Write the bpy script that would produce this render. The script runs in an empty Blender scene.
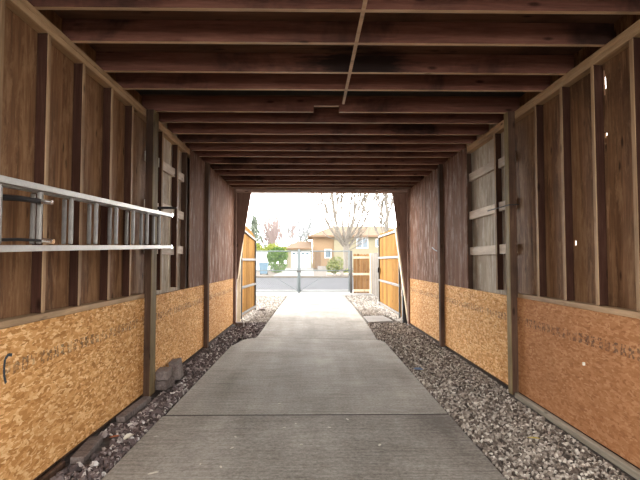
import bpy, bmesh, math, random
from mathutils import Vector, Matrix, Euler
random.seed(7)
PI = math.pi
scn = bpy.context.scene
COL = scn.collection

# ------------------------------------------------------------------ mesh helpers
class MB:
    """collects vertices / faces for ONE mesh object"""
    def __init__(s): s.v = []; s.f = []; s.m = []
    def add(s, vs, fs, mi=0):
        b = len(s.v); s.v += [tuple(p) for p in vs]
        s.f += [tuple(b + i for i in f) for f in fs]; s.m += [mi] * len(fs)
        return s
    def box(s, x0, x1, y0, y1, z0, z1, mi=0):
        x0, x1 = min(x0, x1), max(x0, x1); y0, y1 = min(y0, y1), max(y0, y1); z0, z1 = min(z0, z1), max(z0, z1)
        vs = [(x, y, z) for z in (z0, z1) for y in (y0, y1) for x in (x0, x1)]
        return s.add(vs, [(0, 2, 3, 1), (4, 5, 7, 6), (0, 1, 5, 4), (2, 6, 7, 3), (0, 4, 6, 2), (1, 3, 7, 5)], mi)
    def prism(s, poly, vec, mi=0):
        """poly: list of 3-D points, swept along vec"""
        n = len(poly); vec = Vector(vec)
        vs = [Vector(p) for p in poly] + [Vector(p) + vec for p in poly]
        fs = [tuple(range(n))[::-1], tuple(range(n, 2 * n))]
        fs += [(i, (i + 1) % n, n + (i + 1) % n, n + i) for i in range(n)]
        return s.add(vs, fs, mi)
    def tube(s, pts, rads, n=8, mi=0, caps=True):
        pts = [Vector(p) for p in pts]
        if not isinstance(rads, (list, tuple)): rads = [rads] * len(pts)
        rings = []; base = len(s.v); up = None
        for i, p in enumerate(pts):
            d = (pts[min(i + 1, len(pts) - 1)] - pts[max(i - 1, 0)]).normalized()
            if up is None:
                up = Vector((0, 0, 1)) if abs(d.z) < .9 else Vector((1, 0, 0))
            a = d.cross(up).normalized(); b = a.cross(d).normalized(); up = b
            for k in range(n):
                t = 2 * PI * k / n
                s.v.append(tuple(p + (a * math.cos(t) + b * math.sin(t)) * rads[i]))
        for i in range(len(pts) - 1):
            for k in range(n):
                s.f.append((base + i * n + k, base + i * n + (k + 1) % n, base + (i + 1) * n + (k + 1) % n, base + (i + 1) * n + k)); s.m.append(mi)
        if caps:
            s.f.append(tuple(base + k for k in range(n))[::-1]); s.m.append(mi)
            e = base + (len(pts) - 1) * n
            s.f.append(tuple(e + k for k in range(n))); s.m.append(mi)
        return s
    def beam(s, a, b, w, h, up=(0, 0, 1), mi=0):
        """rectangular bar from a to b; w across, h along 'up'"""
        a = Vector(a); b = Vector(b); d = (b - a).normalized(); up = Vector(up)
        r = d.cross(up).normalized(); u = r.cross(d).normalized()
        vs = [p + r * sx * w / 2 + u * sz * h / 2 for p in (a, b) for sz in (-1, 1) for sx in (-1, 1)]
        return s.add(vs, [(0, 1, 3, 2), (4, 6, 7, 5), (0, 4, 5, 1), (2, 3, 7, 6), (0, 2, 6, 4), (1, 5, 7, 3)], mi)
    def build(s, name, mats, parent=None, loc=None, smooth=False, bevel=0):
        me = bpy.data.meshes.new(name)
        off = Vector(loc) if loc is not None else (root_loc(parent) if parent else Vector((0, 0, 0)))
        me.from_pydata([tuple(Vector(p) - off) for p in s.v], [], s.f)
        mats = mats if isinstance(mats, (list, tuple)) else [mats]
        for m in mats: me.materials.append(m)
        for p, mi in zip(me.polygons, s.m): p.material_index = mi; p.use_smooth = smooth
        bm = bmesh.new(); bm.from_mesh(me)
        bmesh.ops.recalc_face_normals(bm, faces=bm.faces[:])
        if bevel:
            es = [e for e in bm.edges if len(e.link_faces) == 2 and e.calc_face_angle(0) > .6]
            bmesh.ops.bevel(bm, geom=es, offset=bevel, segments=1, affect='EDGES', clamp_overlap=True)
        bm.to_mesh(me); bm.free()
        o = bpy.data.objects.new(name, me); COL.objects.link(o)
        if parent: o.parent = parent
        else: o.location = off
        return o

def root_loc(o):
    v = Vector((0, 0, 0))
    while o is not None:
        v += Vector(o.location); o = o.parent
    return v

def tag(o, label, cat, group=None, kind=None):
    if label: o['label'] = label
    if cat: o['category'] = cat
    if group: o['group'] = group
    if kind: o['kind'] = kind
    return o
def thing(name, loc, label, cat, group=None):
    o = bpy.data.objects.new(name, None); o.empty_display_size = .1
    COL.objects.link(o); o.location = loc
    return tag(o, label, cat, group)
def setting(name, loc=(0, 0, 0)):
    o = bpy.data.objects.new(name, None); COL.objects.link(o); o.location = loc; o['kind'] = 'structure'
    return o
def box(name, x0, x1, y0, y1, z0, z1, mat, parent=None, bevel=.003, loc=None):
    if parent is None and loc is None: loc = ((x0 + x1) / 2, (y0 + y1) / 2, min(z0, z1))
    return MB().box(x0, x1, y0, y1, z0, z1).build(name, mat, parent, loc, bevel=bevel)

# ------------------------------------------------------------------ material helpers
class NT:
    def __init__(s, name, rough=.7, spec=.3, metal=0):
        s.mat = bpy.data.materials.new(name); s.mat.use_nodes = True
        s.t = s.mat.node_tree; s.b = s.t.nodes['Principled BSDF']
        s.b.inputs['Roughness'].default_value = rough
        s.b.inputs['Specular IOR Level'].default_value = spec
        s.b.inputs['Metallic'].default_value = metal
    def n(s, typ, **kw):
        nd = s.t.nodes.new(typ)
        for k, v in kw.items():
            if k in nd.inputs and not hasattr(nd, k): nd.inputs[k].default_value = v
            elif hasattr(nd, k): setattr(nd, k, v)
            else: nd.inputs[k].default_value = v
        return nd
    def l(s, a, b): s.t.links.new(a, b)
    def coord(s, scale=(1, 1, 1), rot=(0, 0, 0), rnd=True):
        tc = s.n('ShaderNodeTexCoord'); mp = s.n('ShaderNodeMapping')
        mp.inputs['Scale'].default_value = scale; mp.inputs['Rotation'].default_value = rot
        if rnd:
            oi = s.n('ShaderNodeObjectInfo'); mu = s.n('ShaderNodeMath', operation='MULTIPLY'); mu.inputs[1].default_value = 37.0
            s.l(oi.outputs['Random'], mu.inputs[0])
            ad = s.n('ShaderNodeVectorMath', operation='ADD')
            s.l(tc.outputs['Object'], ad.inputs[0]); s.l(mu.outputs[0], ad.inputs[1]); s.l(ad.outputs[0], mp.inputs['Vector'])
        else:
            s.l(tc.outputs['Object'], mp.inputs['Vector'])
        return mp.outputs['Vector']
    def noise(s, vec, scale=5, detail=4, rough=.6, dist=0):
        nd = s.n('ShaderNodeTexNoise'); nd.inputs['Scale'].default_value = scale; nd.inputs['Detail'].default_value = detail
        nd.inputs['Roughness'].default_value = rough; nd.inputs['Distortion'].default_value = dist
        s.l(vec, nd.inputs['Vector']); return nd.outputs['Fac']
    def ramp(s, fac, stops):
        nd = s.n('ShaderNodeValToRGB'); e = nd.color_ramp.elements
        while len(e) > 1: e.remove(e[-1])
        e[0].position = stops[0][0]; c = stops[0][1]; e[0].color = (*c, 1) if not isinstance(c, (int, float)) else (c, c, c, 1)
        for p, c in stops[1:]:
            x = e.new(p); x.color = (*c, 1) if not isinstance(c, (int, float)) else (c, c, c, 1)
        s.l(fac, nd.inputs['Fac']); return nd.outputs['Color']
    def mix(s, fac, a, b, mode='MIX'):
        nd = s.n('ShaderNodeMix', data_type='RGBA', blend_type=mode)
        for sock, v in ((nd.inputs[0], fac), (nd.inputs[6], a), (nd.inputs[7], b)):
            if isinstance(v, (int, float)): sock.default_value = v
            elif isinstance(v, tuple): sock.default_value = (*v, 1)
            else: s.l(v, sock)
        return nd.outputs[2]
    def math(s, op, a, b=None):
        nd = s.n('ShaderNodeMath', operation=op)
        for i, v in enumerate((a, b)):
            if v is None: continue
            if isinstance(v, (int, float)): nd.inputs[i].default_value = v
            else: s.l(v, nd.inputs[i])
        return nd.outputs[0]
    def sep(s, vec):
        nd = s.n('ShaderNodeSeparateXYZ'); s.l(vec, nd.inputs[0]); return nd.outputs
    def col(s, c): s.l(c, s.b.inputs['Base Color'])
    def bump(s, h, strength=.3, dist=.01):
        nd = s.n('ShaderNodeBump'); nd.inputs['Strength'].default_value = strength; nd.inputs['Distance'].default_value = dist
        s.l(h, nd.inputs['Height']); s.l(nd.outputs['Normal'], s.b.inputs['Normal'])

def plain(name, c, rough=.6, metal=0, spec=.3, var=.12, scale=6):
    m = NT(name, rough, spec, metal)
    f = m.noise(m.coord(), scale, 5)
    m.col(m.ramp(f, [(.3, tuple(x * (1 - var) for x in c)), (.7, tuple(min(1, x * (1 + var)) for x in c))]))
    m.bump(f, .1, .004)
    return m.mat

def wood(name, axis, dark, mid, light, rough=.7, spec=.08, stain=0.0, stain_col=(.01, .01, .01), streak=9, knots=True, groove=None, varobj=.35, soot=False, wear=None):
    """stretched-noise wood grain; axis = grain direction"""
    m = NT(name, rough, spec)
    sc = [1, 1, 1]; sc['xyz'.index(axis)] = .07
    v = m.coord(tuple(sc))
    g1 = m.noise(v, streak * 2.2, 6, .65, .6)
    g2 = m.noise(v, streak * 11, 3, .6, .3)
    f = m.math('ADD', m.math('MULTIPLY', g1, .72), m.math('MULTIPLY', g2, .28))
    c = m.ramp(f, [(.32, dark), (.5, mid), (.68, light)])
    v2 = m.coord((1, 1, 1))
    blot = m.noise(v2, 2.2, 4, .6)
    c = m.mix(m.ramp(blot, [(.35, .0), (.7, .55)]), c, tuple(x * .55 for x in mid))
    if knots:
        kv = [9, 9, 9]; kv['xyz'.index(axis)] = 3.2
        vo = m.n('ShaderNodeTexVoronoi'); vo.inputs['Scale'].default_value = 1.0
        m.l(m.coord(tuple(kv)), vo.inputs['Vector'])
        c = m.mix(m.ramp(vo.outputs['Distance'], [(.06, .85), (.15, 0.0)]), c, tuple(x * .35 for x in dark))
    if stain:
        st = m.noise(v2, 1.1, 5, .65, .4)
        c = m.mix(m.ramp(st, [(.52, 0.0), (.66, stain)]), c, stain_col)
    if wear:                                               # weathered pale streaks along the grain
        wv = [1, 1, 1]; wv['xyz'.index(axis)] = .25
        wn = m.noise(m.coord(tuple(wv)), 13, 6, .75, .3)
        c = m.mix(m.ramp(wn, [(.5, 0.0), (.64, .6)]), c, wear)
    if soot:                                               # old scorch mark round one spot of the roof
        raw = m.coord((1, 1, 1), rnd=False); sp = m.n('ShaderNodeVectorMath', operation='SUBTRACT'); m.l(raw, sp.inputs[0]); sp.inputs[1].default_value = (.34, 3.5, .06)
        sk = m.n('ShaderNodeVectorMath', operation='MULTIPLY'); m.l(sp.outputs[0], sk.inputs[0]); sk.inputs[1].default_value = (1.6, 2.2, 6)
        ln = m.n('ShaderNodeVectorMath', operation='LENGTH'); m.l(sk.outputs[0], ln.inputs[0])
        dd = m.math('SUBTRACT', ln.outputs['Value'], m.math('MULTIPLY', m.noise(m.coord((1, 3, 8), rnd=False), 4, 5), .9))
        c = m.mix(m.ramp(dd, [(.0, .9), (.3, 0.0)]), c, (.012, .011, .011))
    if groove:
        ax, period = groove
        comp = m.sep(m.coord((1, 1, 1), rnd=False))['xyz'.index(ax)]
        fr = m.math('FRACT', m.math('DIVIDE', m.math('ADD', comp, 50.03), period))
        gm = m.ramp(fr, [(.0, 1.0), (.035, 1.0), (.06, .0)])
        c = m.mix(m.math('MULTIPLY', gm, .6), c, tuple(x * .4 for x in dark))
    oi = m.n('ShaderNodeObjectInfo')
    k = m.math('ADD', m.math('MULTIPLY', oi.outputs['Random'], varobj), 1 - varobj / 2)
    sc_ = m.n('ShaderNodeVectorMath', operation='SCALE'); m.l(c, sc_.inputs[0]); m.l(k, sc_.inputs['Scale'])
    m.col(sc_.outputs[0]); m.bump(f, .35, .006)
    return m.mat

def osb(name, tones, rough=.8, stamp=True, contrast=1.0, spec=.05, seed=0.0):
    m = NT(name, rough, spec)
    base = m.coord((1, 1, 1))
    ds = m.n('ShaderNodeTexNoise'); ds.inputs['Scale'].default_value = 14; m.l(base, ds.inputs['Vector'])
    def layer(rot, sy, sz):
        mp = m.n('ShaderNodeMapping'); mp.inputs['Rotation'].default_value = (rot, 0, 0); mp.inputs['Scale'].default_value = (1, sy * 1.55, sz * 1.5)
        off = m.n('ShaderNodeVectorMath', operation='MULTIPLY_ADD'); m.l(ds.outputs['Color'], off.inputs[0])
        off.inputs[1].default_value = (.035, .035, .035); m.l(base, off.inputs[2])
        m.l(off.outputs[0], mp.inputs['Vector'])
        vo = m.n('ShaderNodeTexVoronoi'); vo.inputs['Scale'].default_value = 1.0; m.l(mp.outputs[0], vo.inputs['Vector'])
        sp = m.n('ShaderNodeSeparateColor'); m.l(vo.outputs['Color'], sp.inputs[0])
        return sp.outputs[0], sp.outputs[1], vo.outputs['Distance']
    a, a2, ad = layer(.45, 13, 42); b, b2, bd = layer(-.5, 15, 46); c, c2, cd = layer(1.35, 17, 40)
    sel = m.math('GREATER_THAN', a2, .5); sel2 = m.math('GREATER_THAN', b2, .68)
    f = m.n('ShaderNodeMix'); m.l(sel, f.inputs[0]); m.l(a, f.inputs[2]); m.l(b, f.inputs[3])
    f2 = m.n('ShaderNodeMix'); m.l(sel2, f2.inputs[0]); m.l(f.outputs[0], f2.inputs[2]); m.l(c, f2.inputs[3])
    fine = m.noise(m.coord((1, 8, 40)), 8, 3)
    ff = m.math('ADD', m.math('MULTIPLY', f2.outputs[0], .8 * contrast), m.math('MULTIPLY', fine, .2 + .8 * (1 - contrast)))
    colr = m.ramp(ff, [(.05, tones[0]), (.35, tones[1]), (.6, tones[2]), (.93, tones[3])])
    blot = m.noise(base, 1.4, 4, .6)
    colr = m.mix(m.ramp(blot, [(.4, 0.0), (.75, .35)]), colr, tones[0])
    if stamp:                                             # faded, unreadable mill stamp in a level row along the sheet
        raw = m.coord((1, 1, 1), rnd=False); s3 = m.sep(raw)
        y, z = s3[1], s3[2]
        band = m.math('MULTIPLY', m.math('GREATER_THAN', z, .645), m.math('LESS_THAN', z, .715))
        ch = m.math('FRACT', m.math('MULTIPLY', y, 13.0))
        gap = m.math('LESS_THAN', ch, .72)
        mp = m.n('ShaderNodeMapping'); mp.inputs['Scale'].default_value = (1, 75, 58); m.l(raw, mp.inputs['Vector'])
        vo = m.n('ShaderNodeTexVoronoi', distance='CHEBYCHEV'); vo.inputs['Scale'].default_value = 1; m.l(mp.outputs[0], vo.inputs['Vector'])
        sp = m.n('ShaderNodeSeparateColor'); m.l(vo.outputs['Color'], sp.inputs[0])
        glyph = m.math('GREATER_THAN', sp.outputs[0], .5)
        wear = m.ramp(m.noise(raw, 5, 3), [(.3, .1), (.46, .62)])
        k = m.math('MULTIPLY', m.math('MULTIPLY', m.math('MULTIPLY', band, gap), glyph), wear)
        colr = m.mix(k, colr, (.05, .045, .042))
    m.col(colr); m.bump(ff, .25, .004)
    return m.mat

M = {}
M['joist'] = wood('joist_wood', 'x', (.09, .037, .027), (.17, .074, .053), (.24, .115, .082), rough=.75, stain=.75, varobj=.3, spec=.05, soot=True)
M['joist_edge'] = wood('joist_lit_edge', 'x', (.42, .26, .15), (.6, .41, .255), (.72, .53, .36), rough=.5, stain=.3, spec=.4)  # paler tone painting light onto the joist undersides; the batten shares it
M['stud_edge'] = wood('stud_lit_edge', 'z', (.2, .12, .065), (.34, .215, .12), (.46, .31, .18), rough=.6, stain=.25, stain_col=(.08, .04, .025))  # lit copy of the stud wood, for edges facing the carport
M['deck'] = wood('deck_boards', 'x', (.08, .04, .025), (.15, .078, .049), (.21, .115, .075), stain=.6, streak=5, soot=True)
M['deck_dark'] = wood('dark_deck_boards', 'x', (.02, .02, .019), (.036, .036, .034), (.06, .056, .05), stain=.4, streak=5)
M['stud'] = wood('stud_wood', 'z', (.026, .011, .008), (.046, .021, .014), (.075, .038, .025), rough=.8, spec=.02, stain=.35, stain_col=(.05, .025, .018))  # dark tone standing for shade on the other stud faces
M['plate'] = wood('plate_wood', 'y', (.26, .16, .085), (.42, .275, .155), (.55, .38, .225), rough=.55, stain=.2)
M['siding'] = wood('siding_wood', 'z', (.07, .03, .015), (.2, .102, .05), (.36, .21, .11), wear=(.34, .2, .105), rough=.7, spec=.08, stain=.5, stain_col=(.035, .016, .011), streak=5)
M['grey_boards'] = wood('weathered_boards', 'z', (.22, .17, .12), (.45, .375, .285), (.64, .56, .45), rough=.75, streak=6, stain=.3, stain_col=(.12, .07, .04), wear=(.62, .57, .48))
M['girt'] = wood('girt_wood', 'y', (.4, .32, .25), (.6, .5, .4), (.75, .66, .55), rough=.7)
M['post'] = wood('post_wood', 'z', (.045, .024, .016), (.085, .048, .032), (.14, .085, .055), rough=.7, stain=.4, spec=.03)
M['mossy_post_lit'] = wood('lit_mossy_post_wood', 'z', (.11, .075, .035), (.2, .145, .07), (.3, .225, .115), rough=.65, stain=.4, stain_col=(.04, .025, .015))  # mossy olive, lightened to stand for light on the inner post faces
M['panel'] = wood('panel_ply', 'z', (.09, .042, .026), (.17, .085, .054), (.27, .15, .1), rough=.8, spec=.03, wear=(.42, .33, .28), groove=('y', .2), streak=4)
M['jamb'] = wood('jamb_wood', 'z', (.15, .085, .062), (.25, .15, .113), (.34, .22, .17), rough=.6)
M['header'] = wood('header_wood', 'x', (.22, .14, .11), (.37, .25, .2), (.5, .36, .3), rough=.6)
M['pale_trim'] = wood('pale_trim_wood', 'z', (.55, .44, .29), (.7, .57, .4), (.8, .68, .5))
M['edging'] = wood('edging_wood', 'y', (.24, .2, .15), (.4, .345, .265), (.56, .5, .4), rough=.8)
T1 = ((.33, .15, .045), (.55, .275, .095), (.67, .365, .145), (.87, .6, .32))
M['osb'] = osb('strand_board', T1)
T2 = ((.24, .1, .042), (.38, .17, .072), (.46, .22, .098), (.58, .32, .16))
M['osb_dull'] = osb('dull_strand_board', tuple(tuple(c * k for c, k in zip(t, (.8, .78, .78))) for t in T1))
M['osb_aged'] = osb('aged_strand_board', T2, contrast=.75)
M['alu'] = plain('brushed_aluminium', (.5, .49, .465), rough=.5, metal=.6, spec=.5, var=.08, scale=30)
M['rung'] = plain('dull_aluminium', (.22, .205, .185), rough=.5, metal=.5, var=.15, scale=20)
M['steel'] = plain('bright_steel', (.85, .85, .85), rough=.2, metal=1, var=.03)
M['black_metal'] = plain('black_metal', (.02, .018, .018), rough=.5)
M['grey_metal'] = plain('galvanised_pipe', (.15, .175, .178), rough=.7, metal=0)
M['dark_metal'] = plain('dark_painted_steel', (.075, .072, .068), rough=.5)
M['rail'] = plain('grey_rail_paint', (.15, .137, .12), rough=.6)

def concrete(name, a, b, c, spec=.12):
    m = NT(name, .85, spec)
    v = m.coord((1, 1, 1))
    big = m.noise(v, .9, 6, .62, .3)
    st = m.noise(m.coord((.5, 7, 1)), 7, 6, .75, .4)
    fine = m.noise(v, 46, 4, .8)
    wear = m.noise(m.coord((2.4, .22, 1)), 1.3, 5, .6)
    f = m.math('ADD', m.math('ADD', m.math('MULTIPLY', big, .26), m.math('MULTIPLY', st, .26)), m.math('ADD', m.math('MULTIPLY', fine, .32), m.math('MULTIPLY', wear, .16)))
    col = m.ramp(f, [(.41, a), (.5, b), (.59, c)])
    spk = m.n('ShaderNodeTexVoronoi'); spk.inputs['Scale'].default_value = 22; m.l(v, spk.inputs['Vector'])
    col = m.mix(m.ramp(spk.outputs['Distance'], [(.05, .6), (.12, 0.0)]), col, (.1, .09, .078))
    m.col(col); m.bump(m.math('ADD', m.math('MULTIPLY', st, .6), m.math('MULTIPLY', fine, .4)), .35, .006)
    return m.mat
M['slab'] = concrete('driveway_concrete', (.16, .14, .12), (.305, .279, .243), (.47, .44, .393))
M['paver'] = concrete('paver_concrete', (.2, .18, .165), (.28, .26, .24), (.36, .34, .32))
M['pale_concrete'] = concrete('pale_concrete', (.26, .25, .235), (.31, .3, .285), (.36, .35, .335), spec=.02)
M['asphalt'] = concrete('asphalt', (.085, .085, .092), (.1, .1, .108), (.12, .12, .13), spec=.02)
def pebble(name, stops, rough=.75):
    m = NT(name, rough, .3)
    g = m.n('ShaderNodeNewGeometry')
    c = m.ramp(g.outputs['Random Per Island'], stops)
    f = m.noise(m.coord((1, 1, 1), rnd=False), 60, 4)
    c = m.mix(m.ramp(f, [(.4, 0.0), (.7, .35)]), c, (.05, .04, .038))
    m.col(c); m.bump(f, .3, .003)
    return m.mat
M['gravel_left'] = pebble('purple_gravel', [(0, (.035, .025, .024)), (.4, (.09, .064, .061)), (.72, (.185, .14, .134)), (.9, (.36, .31, .29)), (1, (.7, .66, .62))])
M['gravel_right'] = pebble('grey_gravel', [(0, (.045, .034, .026)), (.25, (.13, .1, .08)), (.55, (.3, .25, .205)), (.82, (.53, .47, .4)), (1, (.8, .74, .65))])
M['gravel_out'] = pebble('pale_gravel', [(0, (.17, .14, .115)), (.3, (.32, .28, .24)), (.75, (.5, .455, .4)), (1, (.68, .63, .57))])
M['soil'] = plain('soil', (.06, .045, .038), rough=.9, var=.5, scale=25)
M['pale_soil'] = plain('pale_soil', (.15, .125, .1), rough=.9, var=.3, scale=12)
M['brick_grey'] = concrete('old_brick', (.08, .06, .052), (.155, .122, .11), (.25, .205, .185))
M['leaf_pale'] = plain('dry_leaf_pale', (.68, .63, .54), rough=.7, var=.15)
M['leaf_yellow'] = plain('dry_leaf_yellow', (.5, .4, .1), rough=.7)
M['leaf_red'] = plain('dry_leaf_red', (.3, .1, .045), rough=.7)
M['blue_scrap'] = plain('blue_scrap', (.16, .22, .36), rough=.6)
M['ink'] = plain('blue_black_paint', (.022, .032, .042), rough=.6)

# ------------------------------------------------------------------ dimensions (metres; X right, Y into the carport, Z up)
XL, XR = -1.52, 1.88            # inner faces of the wall boards
FL, FR = XL - .013, XR + .013   # frame faces behind them
SD = .064                       # stud depth
SL, SR = FL - SD, FR + SD       # inside of the siding
ZP = 2.62                       # joist undersides
Y0, Y1 = 0.3, 9.4              # rear end, cut short and open to let in light, and front end
OSB_T = .885                    # top of the strand-board wainscot

# ------------------------------------------------------------------ walls
def siding_sheet(name, xs, xo, y0, y1, z0, z1, holes, mat, parent):
    """sheet in a YZ plane with real cut-outs; xs inner face, xo outer face"""
    ys = sorted({y0, y1} | {h[k] for h in holes for k in (0, 1)}); zs = sorted({z0, z1} | {h[k] for h in holes for k in (2, 3)})
    inside = lambda y, z: any(h[0] < y < h[1] and h[2] < z < h[3] for h in holes)
    mb = MB(); idx = {}
    def vid(i, j, k):
        if (i, j, k) not in idx:
            idx[(i, j, k)] = len(mb.v); mb.v.append(((xs, xo)[k], ys[i], zs[j]))
        return idx[(i, j, k)]
    ny, nz = len(ys) - 1, len(zs) - 1
    solid = [[not inside((ys[i] + ys[i + 1]) / 2, (zs[j] + zs[j + 1]) / 2) for j in range(nz)] for i in range(ny)]
    g = lambda i, j: 0 <= i < ny and 0 <= j < nz and solid[i][j]
    for i in range(ny):
        for j in range(nz):
            if not solid[i][j]: continue
            for k in (0, 1):
                mb.f.append((vid(i, j, k), vid(i + 1, j, k), vid(i + 1, j + 1, k), vid(i, j + 1, k))); mb.m.append(0)
            if not g(i - 1, j): mb.f.append((vid(i, j, 0), vid(i, j + 1, 0), vid(i, j + 1, 1), vid(i, j, 1))); mb.m.append(0)
            if not g(i + 1, j): mb.f.append((vid(i + 1, j, 0), vid(i + 1, j + 1, 0), vid(i + 1, j + 1, 1), vid(i + 1, j, 1))); mb.m.append(0)
            if not g(i, j - 1): mb.f.append((vid(i, j, 0), vid(i + 1, j, 0), vid(i + 1, j, 1), vid(i, j, 1))); mb.m.append(0)
            if not g(i, j + 1): mb.f.append((vid(i, j + 1, 0), vid(i + 1, j + 1, 0), vid(i + 1, j + 1, 1), vid(i, j + 1, 1))); mb.m.append(0)
    return mb.build(name, mat, parent)

def lit_edge(o, s):
    """paints the edge facing into the carport paler, as if lit"""
    o.data.materials.append(M['stud_edge'])
    for p in o.data.polygons:
        if p.normal.x * s < -.6: p.material_index = 1
def wall(side):
    s = -1 if side == 'left' else 1
    F, S, X = (FL, SL, XL) if s < 0 else (FR, SR, XR)
    w = setting('wall_' + side, (F, 0, 0))
    near = [2.755, 3.18, 3.635, 4.06] if s < 0 else [2.755, 3.155, 3.565, 3.99]
    step = .425
    ys = [near[0] - step * k for k in range(13, 0, -1)] + near
    for y in ys:
        if y < Y0 + .05: continue
        jit = random.uniform(-.004, .004)
        lit_edge(box('stud', F, S, y, y + .038, OSB_T + .04, ZP - .078, M['stud'], w), s)
    # the bays with the wainscot only, beyond the near post
    for y in ((4.88, 5.44) if s < 0 else (4.9, )):
        lit_edge(box('stud', F, S, y, y + .04, OSB_T + .04, ZP - .078, M['stud'], w), s)
    for y in (5.83, 6.45, 7.1, 7.6, 8.1, 8.6, 9.1):
        box('stud', F, S, y, y + .04, .06, ZP - .078, M['post'], w)
    # plates and the ledge on the wainscot
    box('top_plate', F, S, Y0, Y1, ZP - .077, ZP - .039, M['plate'], w)
    box('top_plate', F, S, Y0, Y1, ZP - .038, ZP, M['plate'], w)
    box('ledge_board', F - s * .0125, S, Y0, 4.385, OSB_T + .001, OSB_T + .038, M['plate'], w)
    box('ledge_board', F, S, 4.55, 5.82, OSB_T - .045, OSB_T - .007, M['plate'], w)
    box('sill_plate', F, S, Y0, Y1, .0, .04, M['post'], w)
    holes = []
    if s > 0:
        for (y0, y1, z0, z1) in ((3.136, 3.147, 2.33, 2.37), (3.127, 3.15, 2.37, 2.45), (3.134, 3.149, 2.45, 2.5),
                                 (3.136, 3.15, 2.04, 2.055), (3.128, 3.151, 2.055, 2.075), (3.138, 3.149, 2.0, 2.012),
                                 (3.138, 3.146, 1.43, 1.585),
                                 (3.532, 3.556, 1.338, 1.372), (3.537, 3.551, 1.33, 1.38)):
            holes.append((y0, y1, z0, z1))
    siding_sheet('siding', S + s * .001, S + s * .013, Y0, 4.6, -.05, ZP + .16, holes, M['siding'], w)
    # weathered vertical boards of the open bay
    mb = MB(); y = 4.602
    cuts = []
    while y < 5.9:
        wd = .15
        gap = .003
        if s < 0 and 5.15 < y < 5.3: gap = .016
        mb.box(S + s * .001, S + s * (.018 + random.uniform(-.003, .003)), y, min(y + wd, 6.0), -.05, ZP + .16)
        y += wd + gap
    mb.build('siding', M['grey_boards'], w, bevel=.002)
    for z in (1.29, 1.72, 2.18):
        for (a, b) in (((4.55, 4.875), (4.925, 5.435), (5.485, 5.825)) if s < 0 else ((4.55, 4.895), (4.945, 5.825))):
            dz = random.uniform(-.012, .012)
            box('girt', S - s * .0, S - s * .038, a, b, z + dz, z + dz + .095, M['girt'], w)
    siding_sheet('siding', S + s * .001, S + s * .013, 6.0, Y1, -.05, ZP + .16, [], M['siding'], w)
    return w
wall_left = wall('left'); wall_right = wall('right')

# ------------------------------------------------------------------ ceiling
ceiling = setting('ceiling', (0, 0, ZP))
seen = [2.61, 3.02, 3.5, 3.86, 4.45, 4.8, 5.24, 5.63, 6.04, 6.4, 6.87, 7.31, 7.79, 8.34, 8.75, 9.1]
ys = [2.61 - .43 * k for k in range(13, 0, -1)] + seen
for y in ys:
    if y < Y0: continue
    t = random.uniform(-.006, .006)
    x0, x1 = SL + .0, SR - .0
    mb = MB(); h = .14; z = ZP + .001
    if abs(y - 4.45) < .01:           # this one has a notch cut in its lower edge
        prof = [(x0, z), (.01, z), (.01, z + .058), (.25, z + .058), (.25, z), (x1, z), (x1, z + h), (x0, z + h)]
    else:
        prof = [(x0, z), (x1, z), (x1, z + h), (x0, z + h)]
    mb.prism([(px, y, pz) for px, pz in prof], (0, .038, 0))
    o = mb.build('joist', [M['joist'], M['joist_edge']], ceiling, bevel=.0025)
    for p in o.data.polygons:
        if p.normal.z < -.9: p.material_index = 1  # undersides get the painted-on light tone
mb = MB()                                       # deck planks
yy = Y0
while yy < Y1 + .2:
    w_ = .185
    mb.box(SL - .15, SR + .15, yy, min(yy + w_, Y1 + .25), ZP + .142, ZP + .165 + random.uniform(0, .003), 1 if 3.9 < yy + .09 < 4.45 else 0); yy += w_ + .002
mb.build('deck', [M['deck'], M['deck_dark']], ceiling)
MB().beam((.285, 2.2, ZP - .006), (.272, 4.2, ZP - .006), .022, .009).build('batten', M['joist_edge'], ceiling)

# ------------------------------------------------------------------ front opening
trim = box('trim_1', FL + .002, FR - .002, Y1 - .12, Y1 - .02, ZP - .06, ZP - .003, M['header'])
trim['kind'] = 'structure'
hd = box('trim_2', SL, SR, Y1 + .015, Y1 + .055, ZP - .065, ZP + .16, M['header']); hd['kind'] = 'structure'
for i, xb in enumerate((-1.2, .9, 1.25, -.5)):   # carriage bolts on the header
    MB().tube([(xb, Y1 - .121, ZP - .03), (xb, Y1 - .135, ZP - .03)], .009, 10).build('bolt', M['steel'], trim)
def jamb(name, poly, strip):
    mb = MB().prism(poly, (0, .03, 0)); o = mb.build(name, M['jamb'], bevel=.003); o['kind'] = 'structure'
    a, b = strip
    MB().beam(a, b, .15, .02, up=(Vector(b) - Vector(a)).cross(Vector((0, 1, 0)))).build('edge_strip', M['pale_trim'], o)
    return o
yj = Y1 - .018
jamb('trim_3', [(SL, yj, 0), (-1.475, yj, 0), (-1.475, yj, .86), (-1.2, yj, ZP - .066), (SL, yj, ZP - .066)],
     ((-1.465, yj + .105, .86), (-1.368, yj + .105, 1.75)))
jamb('trim_4', [(SR, yj, 0), (1.9, yj, 0), (1.57, yj, ZP - .066), (SR, yj, ZP - .066)],
     ((1.884, yj + .105, .03), (1.643, yj + .105, 1.9)))

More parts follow.
